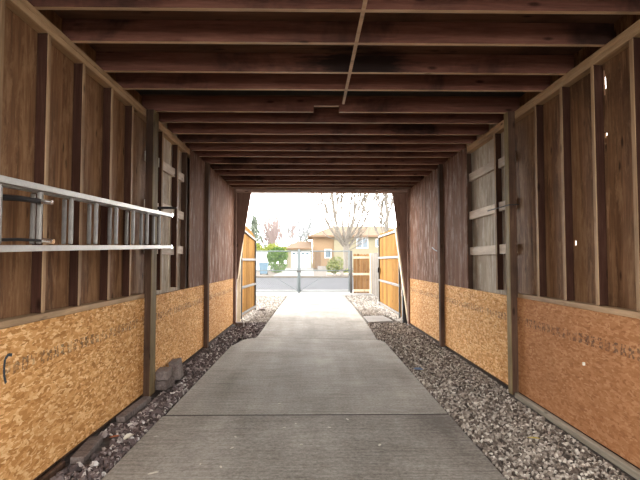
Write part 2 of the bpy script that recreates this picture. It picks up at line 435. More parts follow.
# ------------------------------------------------------------------ wall boards, panels and posts
G_OSB = 'strand boards along the lower walls'
def osb_board(x, s, y0, y1, label, mat, top=OSB_T):
    return tag(box('strand_board', x, x + s * .0118, y0, y1, .03, top, mat, None, bevel=.001, loc=(x, y0, 0)), label, 'wall board', G_OSB)
bl = osb_board(XL, -1, 1.95, 4.388, 'orange strand board on the left wall below the ladder, in front of the first post', M['osb'])
osb_board(XL, -1, 4.54, 6.78, 'strand board on the left wall behind the grey bricks, between first and middle post', M['osb'])
osb_board(XL, -1, 6.95, 9.27, 'strand board on the left wall nearest the open end, past the middle post', M['osb_dull'])
br = osb_board(XR, 1, 1.95, 4.398, 'dull reddish strand board on the right wall under the studs with light holes', M['osb_aged'])
osb_board(XR, 1, 4.5, 6.84, 'strand board on the right wall under the grey boards with four pale crosspieces', M['osb'])
osb_board(XR, 1, 6.945, 9.27, 'strand board on the right wall nearest the open end, below the wide brown panel', M['osb_dull'])
G_PAN = 'brown panels on the upper walls'
def panel(x, s, y0, y1, z0, label):
    return tag(box('plywood_panel', x, x + s * .0118, y0, y1, z0, ZP - .004, M['panel'], None, bevel=.001, loc=(x, y0, z0)), label, 'wall panel', G_PAN)
panel(XL, -1, 5.96, 6.78, OSB_T + .003, 'narrow brown grooved panel on the upper left wall before the middle post')
panel(XL, -1, 6.95, 9.27, OSB_T + .003, 'wide brown grooved panel on the upper left wall between middle post and open end')
panel(XR, 1, 5.8, 6.84, OSB_T + .003, 'narrow brown grooved panel on the upper right wall beside the pale crosspieces')
panel(XR, 1, 6.945, 9.27, OSB_T + .003, 'wide brown grooved panel on the upper right wall between middle post and open end')
G_POST = 'posts along the side walls'
def post(x0, x1, y0, y1, mat, label, inner=None):
    o = MB().box(x0, x1, y0, y1, 0, ZP - .001).build('timber_post', mat, None, ((x0 + x1) / 2, (y0 + y1) / 2, 0), bevel=.005)
    if inner:                                   # light on the face turned to the drive, painted as a paler wood
        o.data.materials.append(inner)
        for p in o.data.polygons:
            if p.normal.x * x0 < 0 and abs(p.normal.x) > .6: p.material_index = 1
    return tag(o, label, 'post', G_POST)
post(XL + .06, XL - .012, 4.392, 4.535, M['post'], 'thick wooden post on the left wall behind the ladder end', M['mossy_post_lit'])
post(XL + .05, XL - .012, 6.79, 6.9, M['post'], 'dark wooden post on the left wall between two brown panels')
post(XL + .045, XL - .012, 9.275, 9.375, M['jamb'], 'brown wooden post at the open end beside the left gate')
post(XR - .06, XR + .012, 4.402, 4.492, M['post'], 'mossy wooden post on the right wall beside the studs with light holes', M['mossy_post_lit'])
post(XR - .055, XR + .012, 6.85, 6.938, M['post'], 'dark wooden post on the right wall between two brown panels')
post(XR - .03, XR + .012, 9.275, 9.375, M['jamb'], 'brown wooden post at the open end beside the right gate')
# brush mark on the near left board
mk = MB()
pts = [(XL + .0012, y, z) for y, z in ((2.432, .615), (2.418, .65), (2.414, .69), (2.42, .735), (2.445, .752), (2.475, .745))]
for a, b in zip(pts, pts[1:]): mk.beam(a, b, .016, .0012, up=(1, 0, 0))
mk.build('paint_mark', M['ink'], bl)

# small twig / nail hook on right panel
tag(MB().tube([(XR - .001, 7.5, 1.43), (XR - .03, 7.3, 1.4), (XR - .05, 7.0, 1.36)], [.008, .007, .005], 6).build('wall_hook', M['black_metal'], None, (XR, 7.5, 1.4)),
    'thin dark metal hook on the wide brown panel of the right wall', 'hook')
tag(MB().tube([(1.885, 4.33, 1.735), (XR - .075, 4.36, 1.735), (XR - .075, 4.9, 1.735)], .0055, 6).build('wall_bar', M['black_metal'], None, (XR - .06, 4.4, 1.73)),
    'thin dark iron bar behind the mossy right post', 'bar')
MB().beam((XR - .0002, 3.32, .51), (XR - .012, 3.32, .51), .016, .02, up=(0, 0, 1)).build('tack', M['leaf_pale'], br)

# ------------------------------------------------------------------ ladder
lad = thing('extension_ladder', (-1.37, 1.6, 1.26), 'aluminium extension ladder hung level along the left wall', 'ladder')
SLP = .0325
def lz(y, base): return base + SLP * (y - 2.04)
def section(xc, ya, yb, zb, zt, first, n, rw):
    for z in (zb, zt):
        mb = MB()
        a, b = Vector((xc, ya, lz(ya, z))), Vector((xc, yb, lz(yb, z)))
        mb.beam(a, b, .008, .03)                                   # web
        for d in (-1, 1):
            mb.beam(a + Vector((.014, 0, d * .013)), b + Vector((.014, 0, d * .013)), .028, .004)
        mb.beam(a + Vector((.026, 0, 0)), b + Vector((.026, 0, 0)), .004, .03)
        r = mb.build('rail', M['alu'], lad, bevel=.001)
        cap = MB().beam(b + Vector((.011, .001, 0)), b + Vector((.011, .03, .001)), .04, .042)
        cap.build('end_cap', M['alu'] if xc < -1.36 else M['steel'], r, bevel=.004)
    for k in range(n):
        y = first + k * .305
        if y > yb - .05: break
        MB().beam((xc + .011, y, lz(y, zb) + .019), (xc + .011, y, lz(y, zt) - .019), .022, .022, up=(0, 1, 0)).build('rung', M['rung'], lad, bevel=.005)
section(-1.345, 1.6, 4.5, 1.272, 1.568, 2.36 - .61, 10, .03)
section(-1.418, 1.6, 4.36, 1.272, 1.568, 2.43 - .61, 10, .03)
G_HK = 'hooks holding the ladder'
def hook(y, x0, x1, z0, z1, label, r=.011, tip=True):
    h = thing('ladder_hook', (x0, y, z0), label, 'hook', G_HK)
    MB().tube([(x0, y, z0), ((x0 + x1) / 2, y, (z0 + z1) / 2 + .004), (x1, y, z1)], [r * 1.5, r * 1.3, r], 8).build('arm', M['black_metal'], h)
    if tip:
        MB().tube([(x1, y, z1), (x1 + .05, y, z1 - .006)], .012, 12).build('tip', M['steel'], h, smooth=False)
    MB().box(x0 - .004, x0, y - .03, y + .03, z0 - .04, z0 + .04).build('mounting_plate', M['black_metal'], h)
    return h
hook(2.318, FL + .006, -1.3, 1.528, 1.506, 'upper black hook with bright tip under the top ladder rail')
hook(2.318, FL + .006, -1.29, 1.32, 1.318, 'lower black hook with bright tip above the bottom ladder rail', r=.006)
hook(4.6, -1.515, -1.3, 1.725, 1.725, 'black hook above the far end of the ladder', r=.009, tip=False)

# ------------------------------------------------------------------ floor, drive and gravel
floor = setting('floor', (0, 0, 0))
def slab(poly, mat=None, name='concrete_slab', par=floor, z=0.0, th=.09):
    MB().prism([(x, y, z - th) for x, y in poly], (0, 0, th)).build(name, mat or M['slab'], par, bevel=.002)
slab([(-1.18, Y0), (1.085, Y0), (1.085, 3.855), (-1.18, 3.855)])
slab([(-1.165, 3.893), (1.085, 3.893), (1.09, 6.55), (1.09, 7.3), (1.0, 7.5), (-.9, 7.75), (-1.06, 7.55), (-1.17, 6.95)])
slab([(-.89, 7.765), (1.0, 7.515), (1.06, 8.9), (1.1, 12.3), (-.89, 12.3)])
slab([(-.89, 12.315), (1.1, 12.315), (1.13, 17.2), (-.86, 17.2)])
slab([(1.11, 9.55), (1.62, 9.75), (1.56, 10.7), (1.12, 10.6)], M['paver'], 'paving_slab', z=.012, th=.05)
box('joint_filler', -1.165, 1.085, 3.856, 3.892, -.09, -.003, M['soil'], floor, bevel=0)
box('bed', SL, SR, Y0, Y1, -.14, -.0905, M['soil'], floor, bevel=0)
for x0, x1 in ((SL + .02, -1.19), (1.1, SR - .02)):
    box('bed', x0, x1, Y0, Y1 + .1, -.094, -.02, M['soil'], floor, bevel=0)
yard = MB().box(-60, SL - .05, -12, 17.2, -.3, -.03).box(SR + .05, 60, -12, 17.2, -.3, -.03).box(SL - .05, SR + .05, Y1 + .1, 17.2, -.3, -.03).box(SL - .05, SR + .05, -12, Y0, -.3, -.01).build('yard_ground', M['pale_soil']); yard['kind'] = 'structure'
apron = MB().box(-60, 60, 17.2, 20.6, -.3, -.012).build('sidewalk', M['pale_concrete']); apron['kind'] = 'structure'
street = MB().box(-90, 90, 20.6, 36.5, -.3, -.05).build('street', M['asphalt']); street['kind'] = 'structure'
# the lots across the street rise gently
far = MB().prism([(-90, 36.5, -.3), (-90, 36.5, .06), (-90, 36.9, .06), (-90, 60, .37), (-90, 140, .5), (-90, 140, -.3)], (180, 0, 0)).build('far_ground', M['pale_soil']); far['kind'] = 'structure'

ICO_V = []
_t = (1 + 5 ** .5) / 2
for a, b in ((-1, _t), (1, _t), (-1, -_t), (1, -_t)): ICO_V.append(Vector((a, b, 0)).normalized())
for a, b in ((-1, _t), (1, _t), (-1, -_t), (1, -_t)): ICO_V.append(Vector((0, a, b)).normalized())
for a, b in ((-1, _t), (1, _t), (-1, -_t), (1, -_t)): ICO_V.append(Vector((b, 0, a)).normalized())
ICO_V = [Vector(v) for v in [(-1, _t, 0), (1, _t, 0), (-1, -_t, 0), (1, -_t, 0), (0, -1, _t), (0, 1, _t), (0, -1, -_t), (0, 1, -_t), (_t, 0, -1), (_t, 0, 1), (-_t, 0, -1), (-_t, 0, 1)]]
ICO_V = [v.normalized() for v in ICO_V]
ICO_F = [(0, 11, 5), (0, 5, 1), (0, 1, 7), (0, 7, 10), (0, 10, 11), (1, 5, 9), (5, 11, 4), (11, 10, 2), (10, 7, 6), (7, 1, 8), (3, 9, 4), (3, 4, 2), (3, 2, 6), (3, 6, 8), (3, 8, 9), (4, 9, 5), (2, 4, 11), (6, 2, 10), (8, 6, 7), (9, 8, 1)]
rg = random.Random(11)
def stones(mb, regions, size, keep=lambda x, y: True, jitter=.3, zbase=-.012, over=1.0):
    for (x0, x1, y0, y1, sp) in regions:
        nx, ny = max(1, int((x1 - x0) / sp)), int((y1 - y0) / sp)
        for i in range(nx):
            for j in range(ny):
                x = x0 + (i + rg.random()) * (x1 - x0) / nx; y = y0 + (j + rg.random()) * sp
                if not keep(x, y): continue
                k = rg.uniform(.6, 1.25) * (1.5 if rg.random() < .06 else 1)
                s = size * k
                x = min(max(x, x0 + s * .8), x1 - s * .8)
                R = Euler((rg.uniform(0, 6.3), rg.uniform(0, 6.3), rg.uniform(0, 6.3))).to_matrix()
                sx, sy, sz = s * rg.uniform(.8, 1.2), s * rg.uniform(.55, .95), s * rg.uniform(.4, .7)
                c = Vector((x, y, zbase + rg.uniform(0, size * .55 * over)))
                mb.add([c + R @ Vector((v.x * sx * rg.uniform(1 - jitter, 1 + jitter), v.y * sy * rg.uniform(1 - jitter, 1 + jitter), v.z * sz * rg.uniform(1 - jitter, 1 + jitter))) for v in ICO_V], ICO_F)
BLK = [(-1.6, -1.34, 4.5, 5.3), (-1.6, -1.35, 2.95, 3.45), (-1.6, -1.39, 3.7, 4.6), (-1.6, -1.45, 1.8, 3.0), (-1.53, -1.42, 6.72, 6.96), (-1.6, -1.27, 8.95, 9.45), (-1.36, -1.13, 11.7, 12.0),
       (1.79, 1.95, 1.8, 4.55), (1.79, 1.95, 6.8, 7.0), (1.82, 1.9, 9.2, 9.5), (-1.56, -1.36, 9.48, 9.7), (1.73, 1.95, 9.48, 9.7)]
clear = lambda x, y: not any(a < x < b and c < y < d for a, b, c, d in BLK)
mb = MB()
stones(mb, [(-1.505, -1.185, 1.9, 4.6, .0195), (-1.505, -1.175, 4.6, 6.9, .023), (-1.5, -1.16, 6.9, 7.6, .027), (-1.5, -.9, 7.65, 9.6, .03)], .0205, clear, .32)
stones(mb, [(-1.5, -1.2, 1.9, 5.5, .075)], .027, clear, .32)
tag(mb.build('gravel', M['gravel_left']), 'dark purplish gravel along the foot of the left wall', 'gravel', kind='stuff')
mb = MB()
stones(mb, [(1.095, 1.865, 1.9, 4.0, .0185), (1.095, 1.865, 4.0, 5.6, .021), (1.1, 1.865, 5.6, 7.4, .028), (1.03, 1.865, 7.45, 9.5, .03)], .017, clear, .22)
tag(mb.build('gravel', M['gravel_right']), 'grey brown pebbles between the driveway and the right wall', 'gravel', kind='stuff')
mb = MB()
pav = lambda x, y: not (1.08 < x < 1.66 and 9.45 < y < 10.8) and clear(x, y)
stones(mb, [(-1.6, -.91, 9.64, 12.5, .04), (-1.7, -.9, 12.5, 17.0, .055)], .028, clear, .28, -.012)
stones(mb, [(1.14, 1.95, 9.56, 13.0, .045), (1.15, 2.1, 13.0, 17.0, .06)], .03, pav, .28, -.012)
tag(mb.build('gravel', M['gravel_out']), 'pale loose stones outside beside the gates', 'gravel', kind='stuff')

# edging and bricks
tag(box('edging_board', XR - .045, XR - .006, 1.9, 4.39, -.02, .028, M['edging'], bevel=.006), 'long weathered edging board along the foot of the right wall', 'edging board')
tag(box('edging_board', XL + .03, XL + .006, 1.9, 2.98, -.03, .018, M['post'], bevel=.006), 'grey edging board along the foot of the left wall', 'edging board')
def brick(name, c, dims, rot, label, mat='brick_grey', group='loose bricks and stones by the left wall'):
    d = Vector(dims) / 2
    mb = MB(); R = Euler(rot).to_matrix(); n = 5
    mb.box(-d.x, d.x, -d.y, d.y, -d.z, d.z)
    mb.v = [tuple(R @ (Vector(v) + Vector((rg.uniform(-.002, .002), rg.uniform(-.002, .002), rg.uniform(-.0015, .0015)))) + Vector(c)) for v in mb.v]
    return tag(mb.build(name, M[mat], None, (c[0], c[1], c[2] - d.z), bevel=.005), label, 'brick', group)
brick('paving_block', (-1.462, 3.2, -.004), (.09, .36, .045), (0, 0, .12), 'flat grey paving block lying in gravel below the ladder')
brick('paving_block', (-1.468, 4.05, .0), (.07, .55, .05), (0, 0, -.03), 'long grey paving block lying against the foot of the first left post')
brick('brick', (-1.44, 4.74, .035), (.13, .21, .085), (0, 0, -.1), 'lower brick of the pair stacked behind the first left post')
brick('brick', (-1.447, 4.75, .125), (.12, .2, .085), (0, 0, .1), 'upper brick of the pair stacked behind the first left post')
brick('brick', (-1.43, 5.12, .085), (.095, .2, .19), (0, -.14, .06), 'upright brick leaning beside the stacked pair of bricks', 'brick_grey')
brick('brick', (-1.38, 9.12, .03), (.12, .2, .075), (0, 0, .3), 'dark brick lying at the foot of the left end post')
brick('brick', (-1.24, 11.85, .02), (.14, .2, .08), (0, 0, .2), 'dark brick holding the far end of the left gate')

# leaves and scraps
def leaf(x, y, z, r, mat, label, rot, group=None, fold=.25, name='dry_leaf'):
    n = 9; c = Vector((x, y, z)); vs = []
    R = Euler((rg.uniform(-.1, .1), rg.uniform(-.1, .1), rot)).to_matrix()
    top = []
    for k in range(n):
        t = 2 * PI * k / n; rr = r * (1 + .25 * math.cos(2 * t)) * rg.uniform(.8, 1.12)
        px, py = rr * math.cos(t), rr * .6 * math.sin(t)
        top.append(Vector((px, py, abs(py) * fold + .003 + rg.uniform(0, .002))))
    vs = [c + R @ p for p in top] + [c + R @ (p - Vector((0, 0, .0012))) for p in top] + [c + Vector((0, 0, .003)), c + Vector((0, 0, .0018))]
    fs = [(k, (k + 1) % n, 2 * n) for k in range(n)] + [(n + (k + 1) % n, n + k, 2 * n + 1) for k in range(n)] + [(k, n + k, n + (k + 1) % n, (k + 1) % n) for k in range(n)]
    return tag(MB().add(vs, fs).build(name, M[mat], None, (x, y, z)), label, 'leaf', group)
def gp(px, py, z=0.0):                                # where on the ground a thing seen at (px, py) lies
    a = math.atan((240 - py) / 480) + math.radians(2.5)
    y = (1.22 - z) / math.tan(-a); return (px - 312.5) / 480 * y * math.cos(math.radians(2.5)) * 1.0, y
for (px, py, r) in ((280, 404, .012), (329, 428, .013), (237, 437, .012), (285, 428, .014), (234, 448, .013), (223, 467, .013), (302, 445, .01), (347, 420, .014), (159, 436, .013), (296, 424, .009), (203, 464, .01)):
    x, y = gp(px, py)
    leaf(x, y, .001, r, 'leaf_pale', 'tiny pale dry leaf scrap lying on the grey driveway slab', rg.uniform(0, 6), 'small leaf scraps on the driveway')
x, y = gp(157, 473); leaf(x, y, .001, .028, 'leaf_pale', 'largest curled pale leaf at the left edge of the driveway', .5)
x, y = gp(379, 446); leaf(x, y, .001, .018, 'leaf_pale', 'round whitish leaf scrap right of the middle of the driveway', 1.2)
x, y = gp(133, 440); leaf(x, y, .02, .045, 'leaf_pale', 'white leaf standing in the dark gravel by the left driveway edge', 1.2, fold=.9)
x, y = gp(119, 439); leaf(x, y, .02, .03, 'leaf_red', 'rust red dry leaf in the dark gravel', .3)
x, y = gp(533, 443); leaf(x, y, .02, .035, 'leaf_yellow', 'yellow green leaf lying on the right pebbles', 2.8)
x, y = gp(418, 372)
o = leaf(x, y, .018, .06, 'blue_scrap', 'bluish crumpled scrap lying in the right pebbles', .4, name='plastic_scrap', fold=.6); o['category'] = 'scrap'

# ------------------------------------------------------------------ wooden gates and fence
def fence_wood(name, d, m_, l_): return wood(name, 'z', d, m_, l_, rough=.8, spec=.02, streak=6, varobj=.55)
M['cedar'] = fence_wood('cedar_boards', (.18, .08, .018), (.28, .142, .036), (.37, .2, .058))
M['brown_fence'] = fence_wood('brown_fence_boards', (.15, .075, .03), (.24, .13, .058), (.31, .19, .095))
M['grey_fence'] = fence_wood('grey_fence_boards', (.15, .13, .11), (.21, .185, .16), (.27, .245, .22))
def dogear(mb, p, d, w, z0, z1, th, nrm):
    """one board starting at p along d with clipped top corners"""
    p = Vector(p); d = Vector(d); e = w * .25
    poly = [p + Vector((0, 0, z0)), p + d * w + Vector((0, 0, z0)), p + d * w + Vector((0, 0, z1 - e)), p + d * (w - e) + Vector((0, 0, z1)), p + d * e + Vector((0, 0, z1)), p + Vector((0, 0, z1 - e))]
    mb.prism(poly, Vector(nrm) * th)
def gate(name, a, b, z0, top, n, label, rails, group):
    """a: hinge end, b: free end (ground points); boards on the outer face, rails towards the drive"""
    a = Vector((*a, 0)); b = Vector((*b, 0)); L = (b - a).length; d = (b - a).normalized()
    nrm = Vector((-d.y, d.x, 0)); nrm = nrm if nrm.x * a.x > 0 else -nrm      # pointing away from the drive
    g = thing(name, (a.x, a.y, 0), label, 'gate', group)
    w = L / n
    for k in range(n):
        mb = MB(); t = (k + .5) / n
        dogear(mb, a + d * (k * w + .007), d, w - .014, z0, top(t), .018, nrm)
        mb.build('board', M['cedar'], g)
    for zf in rails:
        ra, rb = (zf(0), zf(1))
        MB().beam(a + Vector((0, 0, ra)) - nrm * .02, b + Vector((0, 0, rb)) - nrm * .02, .036, .05).build('rail', M['rail'], g, bevel=.004)
    for e, nm in ((a, 'frame_post'), (b, 'frame_post')):
        MB().beam(e + Vector((0, 0, z0 - .02)) - nrm * .02 + d * (.02 if e is a else -.02), e + Vector((0, 0, rails[-1](0 if e is a else 1) + .02)) - nrm * .02 + d * (.02 if e is a else -.02), .032, .032, up=(0, 1, 0)).build(nm, M['dark_metal'], g, bevel=.003)
    return g, d, nrm
G_GATE = 'cedar drive gates'
g, d, nrm = gate('wooden_gate', (1.785, 9.72), (1.765, 12.6), .09, lambda t: 1.93 + rg.uniform(-.012, .012), 9, 'open cedar gate leaf with grey rails right of the driveway, beyond the leaning jamb',
     [lambda t: .14, lambda t: .72, lambda t: 1.3, lambda t: 1.85], G_GATE)
MB().box(1.69, 1.74, 12.45, 12.56, .92, 1.05).build('latch', M['black_metal'], g, bevel=.004)
g2, _, _ = gate('wooden_gate', (-1.45, 9.7), (-1.375, 11.5), .08, lambda t: 1.99 - .2 * t ** 2.5, 8, 'open cedar gate leaf with arched top left of the driveway',
     [lambda t: .14, lambda t: .68, lambda t: 1.25, lambda t: 1.87 - .16 * t], G_GATE)
# dark gate post behind the right jamb
tag(MB().box(1.795, 1.885, 9.55, 9.63, -.02, 1.75).build('gate_post', M['black_metal'], None, (1.84, 9.6, -.02), bevel=.004), 'black steel hinge post of the right cedar gate', 'post')
tag(MB().box(-1.49, -1.425, 9.55, 9.62, -.02, 1.75).build('gate_post', M['pale_trim'], None, (-1.46, 9.6, -.02), bevel=.004), 'pale tan wooden hinge post of the left cedar gate', 'post')
def fence(a, b, z0, z1, n, mat, label, rail_mat, rz, side, group='board fence right of the driveway'):
    a = Vector((*a, 0)); b = Vector((*b, 0)); L = (b - a).length; d = (b - a).normalized(); nrm = Vector((-d.y, d.x, 0)) * side
    f = thing('board_fence', (a.x, a.y, 0), label, 'fence', group); w = L / n
    for k in range(n):
        mb = MB(); dogear(mb, a + d * (k * w + .003), d, w - .006, z0, z1 + rg.uniform(-.015, .015), .018, nrm); mb.build('board', mat, f)
    for z in rz:
        MB().beam(a + Vector((0, 0, z)) - nrm * .02, b + Vector((0, 0, z)) - nrm * .02, .038, .085).build('rail', rail_mat, f, bevel=.004)
fence((1.56, 18.3), (2.17, 18.3), .0, 1.48, 5, M['brown_fence'], 'short brown board fence panel next to the chain link gate', M['pale_trim'], (.1, .72, 1.35), 1)
fence((2.24, 18.14), (2.2, 14.0), .0, 1.5, 28, M['grey_fence'], 'grey board fence panel running back from the pale post', M['grey_fence'], (.1, .72, 1.35), -1)
tag(MB().box(2.18, 2.27, 18.19, 18.27, -.03, 1.5).build('fence_post', M['pale_trim'], None, (2.22, 18.23, -.03), bevel=.004), 'pale wooden fence post between the brown and grey fence panels', 'post')
for o in [o for o in COL.objects if o.get('label', '').startswith('grey board fence')]: pass

# ------------------------------------------------------------------ chain-link drive gate
YG = 18.6
def chain_gate(x0, x1, label, hinge):
    g = thing('chain_link_gate', (x0, YG, 0), label, 'gate', 'chain link gate leaves across the driveway')
    zb, zm, zt = .06, .85, 1.6; r = .022
    for z in (zb, zm, zt):
        MB().tube([(x0, YG, z), (x1, YG, z)], r if z != zm else .016, 8).build('rail', M['grey_metal'], g, smooth=True)
    for x in (x0, x1):
        MB().tube([(x, YG, .03), (x, YG, zt + .03)], r, 8).build('stile', M['grey_metal'], g, smooth=True)
    fx = x1 if hinge == x0 else x0
    MB().tube([(fx, YG + .02, zb), (fx + (hinge - fx) * .45, YG + .02, .62)], .01, 6).build('brace_rod', M['grey_metal'], g)
    w = MB(); sp = .075; W, H = x1 - x0, zt - zb
    for sgn in (1, -1):
        t = -H
        while t < W:
            a0, a1 = max(t, 0), min(t + H, W)
            if a1 > a0:
                za, zc = zb + (a0 - t), zb + (a1 - t)
                if sgn < 0: za, zc = zb + zt - za, zb + zt - zc
                w.beam((x0 + a0, YG + .012 * sgn * .3, za), (x0 + a1, YG + .012 * sgn * .3, zc), .003, .003, up=(0, 1, 0))
            t += sp
    w.build('wire_mesh', M['grey_metal'], g)
    return g
chain_gate(-2.62, -.56, 'left leaf of the chain link gate across the driveway, in front of the trash bin', -2.62)
g = chain_gate(-.48, 1.42, 'right leaf of the chain link gate across the driveway, joined to the dark post', 1.42)
cp = tag(MB().tube([(-.52, YG - .05, -.012), (-.52, YG - .05, 1.68)], .032, 10).build('drop_rod', M['grey_metal'], None, (-.52, YG - .05, -.01), smooth=True), 'upright grey drop rod where the chain link gate leaves meet', 'rod')
MB().box(-.6, -.44, YG - .1, YG - .085, .78, .86).build('latch', M['dark_metal'], cp, bevel=.003)
tag(MB().tube([(1.5, YG, -.02), (1.5, YG, 1.62)], .05, 12).build('gate_post', M['dark_metal'], None, (1.5, YG, -.02), smooth=True), 'dark steel post between chain link gate and brown fence panel', 'post')

# ------------------------------------------------------------------ across the street
M['cream'] = plain('cream_stucco', (.3, .27, .185), rough=.9, var=.06)
M['tan_brick'] = plain('tan_brick', (.3, .205, .125), rough=.9, var=.16, scale=30)
M['white_paint'] = plain('white_paint', (.8, .8, .8), rough=.6, var=.03)
M['window_glass'] = plain('dark_window_glass', (.09, .13, .16), rough=.1, spec=.6)
def roof_mat():
    m = NT('brown_shingles', .9, .2); v = m.coord((1, 1, 1))
    br = m.n('ShaderNodeTexBrick'); br.inputs['Scale'].default_value = 2.2; m.l(v, br.inputs['Vector'])
    br.inputs['Color1'].default_value = (.22, .15, .095, 1); br.inputs['Color2'].default_value = (.27, .19, .125, 1); br.inputs['Mortar'].default_value = (.2, .14, .1, 1)
    m.col(m.mix(m.noise(v, 3, 4), br.outputs['Color'], (.24, .17, .115))); return m.mat
M['shingle'] = roof_mat()
M['fascia'] = plain('brown_fascia', (.2, .13, .08), rough=.7)
YH = 58.0
house = thing('house', (0, YH, .36), 'two storey house with tan brick and cream walls behind the bare tree', 'house')
mb = MB().box(0.0, 2.6, YH, YH + 9, -.05, 4.15); mb.build('brick_wall', M['tan_brick'], house)
mb = MB().box(2.6, 12, YH - .3, YH + 9, -.05, 4.15); mb.build('cream_wall', M['cream'], house)
x0, x1, e, y0_, y1_, zr = -.6, 12.8, 4.2, YH - 1.0, YH + 9.8, 5.75
mb = MB(); rv = [(x0, y0_, e), (x1, y0_, e), (x1, y1_, e), (x0, y1_, e), (x0 + 3.2, (y0_ + y1_) / 2, zr), (x1 - 3.2, (y0_ + y1_) / 2, zr)]
mb.add(rv, [(0, 1, 5, 4), (1, 2, 5), (2, 3, 4, 5), (3, 0, 4), (0, 3, 2, 1)]); mb.build('roof', M['shingle'], house)
MB().box(x0, x1, y0_ - .05, y0_ - .01, e - .16, e + .06).build('fascia', M['fascia'], house)
def window(x0, x1, z0, z1, y, panes, name='window', par=house):
    w = MB().box(x0, x1, y - .1, y, z0, z1).build(name, M['white_paint'], par)
    n = panes; pw = (x1 - x0 - .1) / n
    for k in range(n):
        a = x0 + .05 + k * pw
        MB().box(a + .06, a + pw - .06, y - .13, y - .101, z0 + .12, z1 - .12).build('pane', M['window_glass'], w)
window(5.3, 6.7, 2.7, 4.05, YH - .3, 2)
window(1.45, 2.3, 1.55, 2.65, YH, 1)
window(7.6, 8.6, 2.9, 3.9, YH - .3, 1)
MB().box(.35, 1.0, YH - .06, YH, .4, 2.35).build('front_door', M['fascia'], house)
garage = thing('garage', (-1.5, YH - .4, .36), 'low garage with white panelled door and brown shingle roof beside the house', 'garage')
MB().box(-3.1, -.01, YH - .4, YH + 7, .2, 2.75).build('wall', M['cream'], garage)
gd = MB().box(-2.55, -.25, YH - .46, YH - .401, .36, 2.4).build('garage_door', M['white_paint'], garage)
for k in range(4):
    MB().box(-2.4 + k * .54, -2.05 + k * .54, YH - .48, YH - .461, 2.0, 2.22).build('door_window', M['window_glass'], gd)
for z in (.85, 1.35, 1.85): MB().box(-2.55, -.25, YH - .466, YH - .4605, z, z + .02).build('door_groove', M['rail'], gd)
mb = MB(); rv = [(-3.7, YH - 1.0, 2.72), (-.05, YH - 1.0, 2.72), (-.05, YH + 3.3, 3.75), (-1.9, YH + 3.3, 3.75), (-3.7, YH + 7.4, 2.72), (-.05, YH + 7.4, 2.72)]
mb.add(rv, [(0, 1, 2, 3), (0, 3, 4), (3, 2, 5, 4), (0, 4, 5, 1), (1, 5, 2)]); mb.build('roof', M['shingle'], garage)
MB().box(-3.7, -.05, YH - 1.06, YH - 1.02, 2.58, 2.76).build('fascia', M['fascia'], garage)
dr = MB().prism([(-3.0, 36.92, .0), (-3.0, 36.92, .085), (-3.0, YH - .5, .4), (-3.0, YH - .5, .0)], (3.1, 0, 0)).build('far_driveway', M['pale_concrete']); dr['kind'] = 'structure'
st = thing('porch_steps', (.9, 50, .2), 'low grey steps in front of the house', 'steps')
for k in range(3): MB().box(.55, 1.6, 49 + k * .5, 51, .2 + k * .16, .36 + k * .16).build('step', M['paver'], st)
# white fence behind the bin, trash bin
M['bin_blue'] = plain('bin_plastic', (.13, .2, .26), rough=.5)
wf = thing('white_fence', (-5, 49, .2), 'white board fence behind the green bush', 'fence')
for k in range(6): MB().box(-6.6 + k * .47, -6.6 + k * .47 + .455, 49, 49.04, .15, 2.05).build('fence_board', M['white_paint'], wf)
MB().box(-6.62, -3.78, 48.96, 49.06, 2.06, 2.14).build('cap_rail', M['white_paint'], wf)
YB = 39.5
bn = thing('trash_bin', (-4.0, YB, .09), 'blue grey wheeled trash bin standing across the street', 'trash bin')
x, z = -4.0, .09
mb = MB(); lo = [(x - .27, YB - .28, z + .08), (x + .27, YB - .28, z + .08), (x + .27, YB + .28, z + .08), (x - .27, YB + .28, z + .08)]
hi = [(x - .36, YB - .36, z + .95), (x + .36, YB - .36, z + .95), (x + .36, YB + .38, z + .95), (x - .36, YB + .38, z + .95)]
mb.add(lo + hi, [(0, 3, 2, 1), (4, 5, 6, 7), (0, 1, 5, 4), (1, 2, 6, 5), (2, 3, 7, 6), (3, 0, 4, 7)]); mb.build('body', M['bin_blue'], bn, bevel=.02)
MB().prism([(x - .38, YB - .4, z + .955), (x - .38, YB - .4, z + .99), (x - .38, YB, z + 1.06), (x - .38, YB + .4, z + 1.03), (x - .38, YB + .4, z + .955)], (.76, 0, 0)).build('lid', M['bin_blue'], bn, bevel=.01)
for sx in (-1, 1): MB().tube([(x + sx * .2, YB + .26, z + .11), (x + sx * .3, YB + .26, z + .11)], .11, 14).build('wheel', M['black_metal'], bn)

# vegetation
M['bark'] = plain('grey_bark', (.2, .178, .15), rough=.9, var=.25, scale=12)
M['bark_pink'] = plain('pinkish_twigs', (.32, .26, .245), rough=.9)
M['bark_blue'] = plain('bluish_twigs', (.24, .25, .25), rough=.9)
def leaf_mat(name, stops):
    m = NT(name, .6, .3); g = m.n('ShaderNodeNewGeometry'); m.col(m.ramp(g.outputs['Random Per Island'], stops)); return m.mat
M['bush_leaf'] = leaf_mat('bush_leaf', [(0, (.045, .1, .016)), (.5, (.095, .175, .032)), (1, (.17, .25, .06))])
M['yellow_leaf'] = leaf_mat('yellow_leaf', [(0, (.16, .21, .03)), (.5, (.25, .29, .05)), (1, (.36, .38, .1))])
M['pine_leaf'] = leaf_mat('pine_needles', [(0, (.09, .115, .085)), (.5, (.16, .19, .145)), (1, (.25, .28, .21))])
M['shrub_leaf'] = leaf_mat('shrub_leaf', [(0, (.08, .11, .025)), (.5, (.16, .19, .05)), (1, (.3, .29, .1))])
M['rock'] = plain('pale_rock', (.42, .36, .3), rough=.9, var=.2)
rt = random.Random(5)
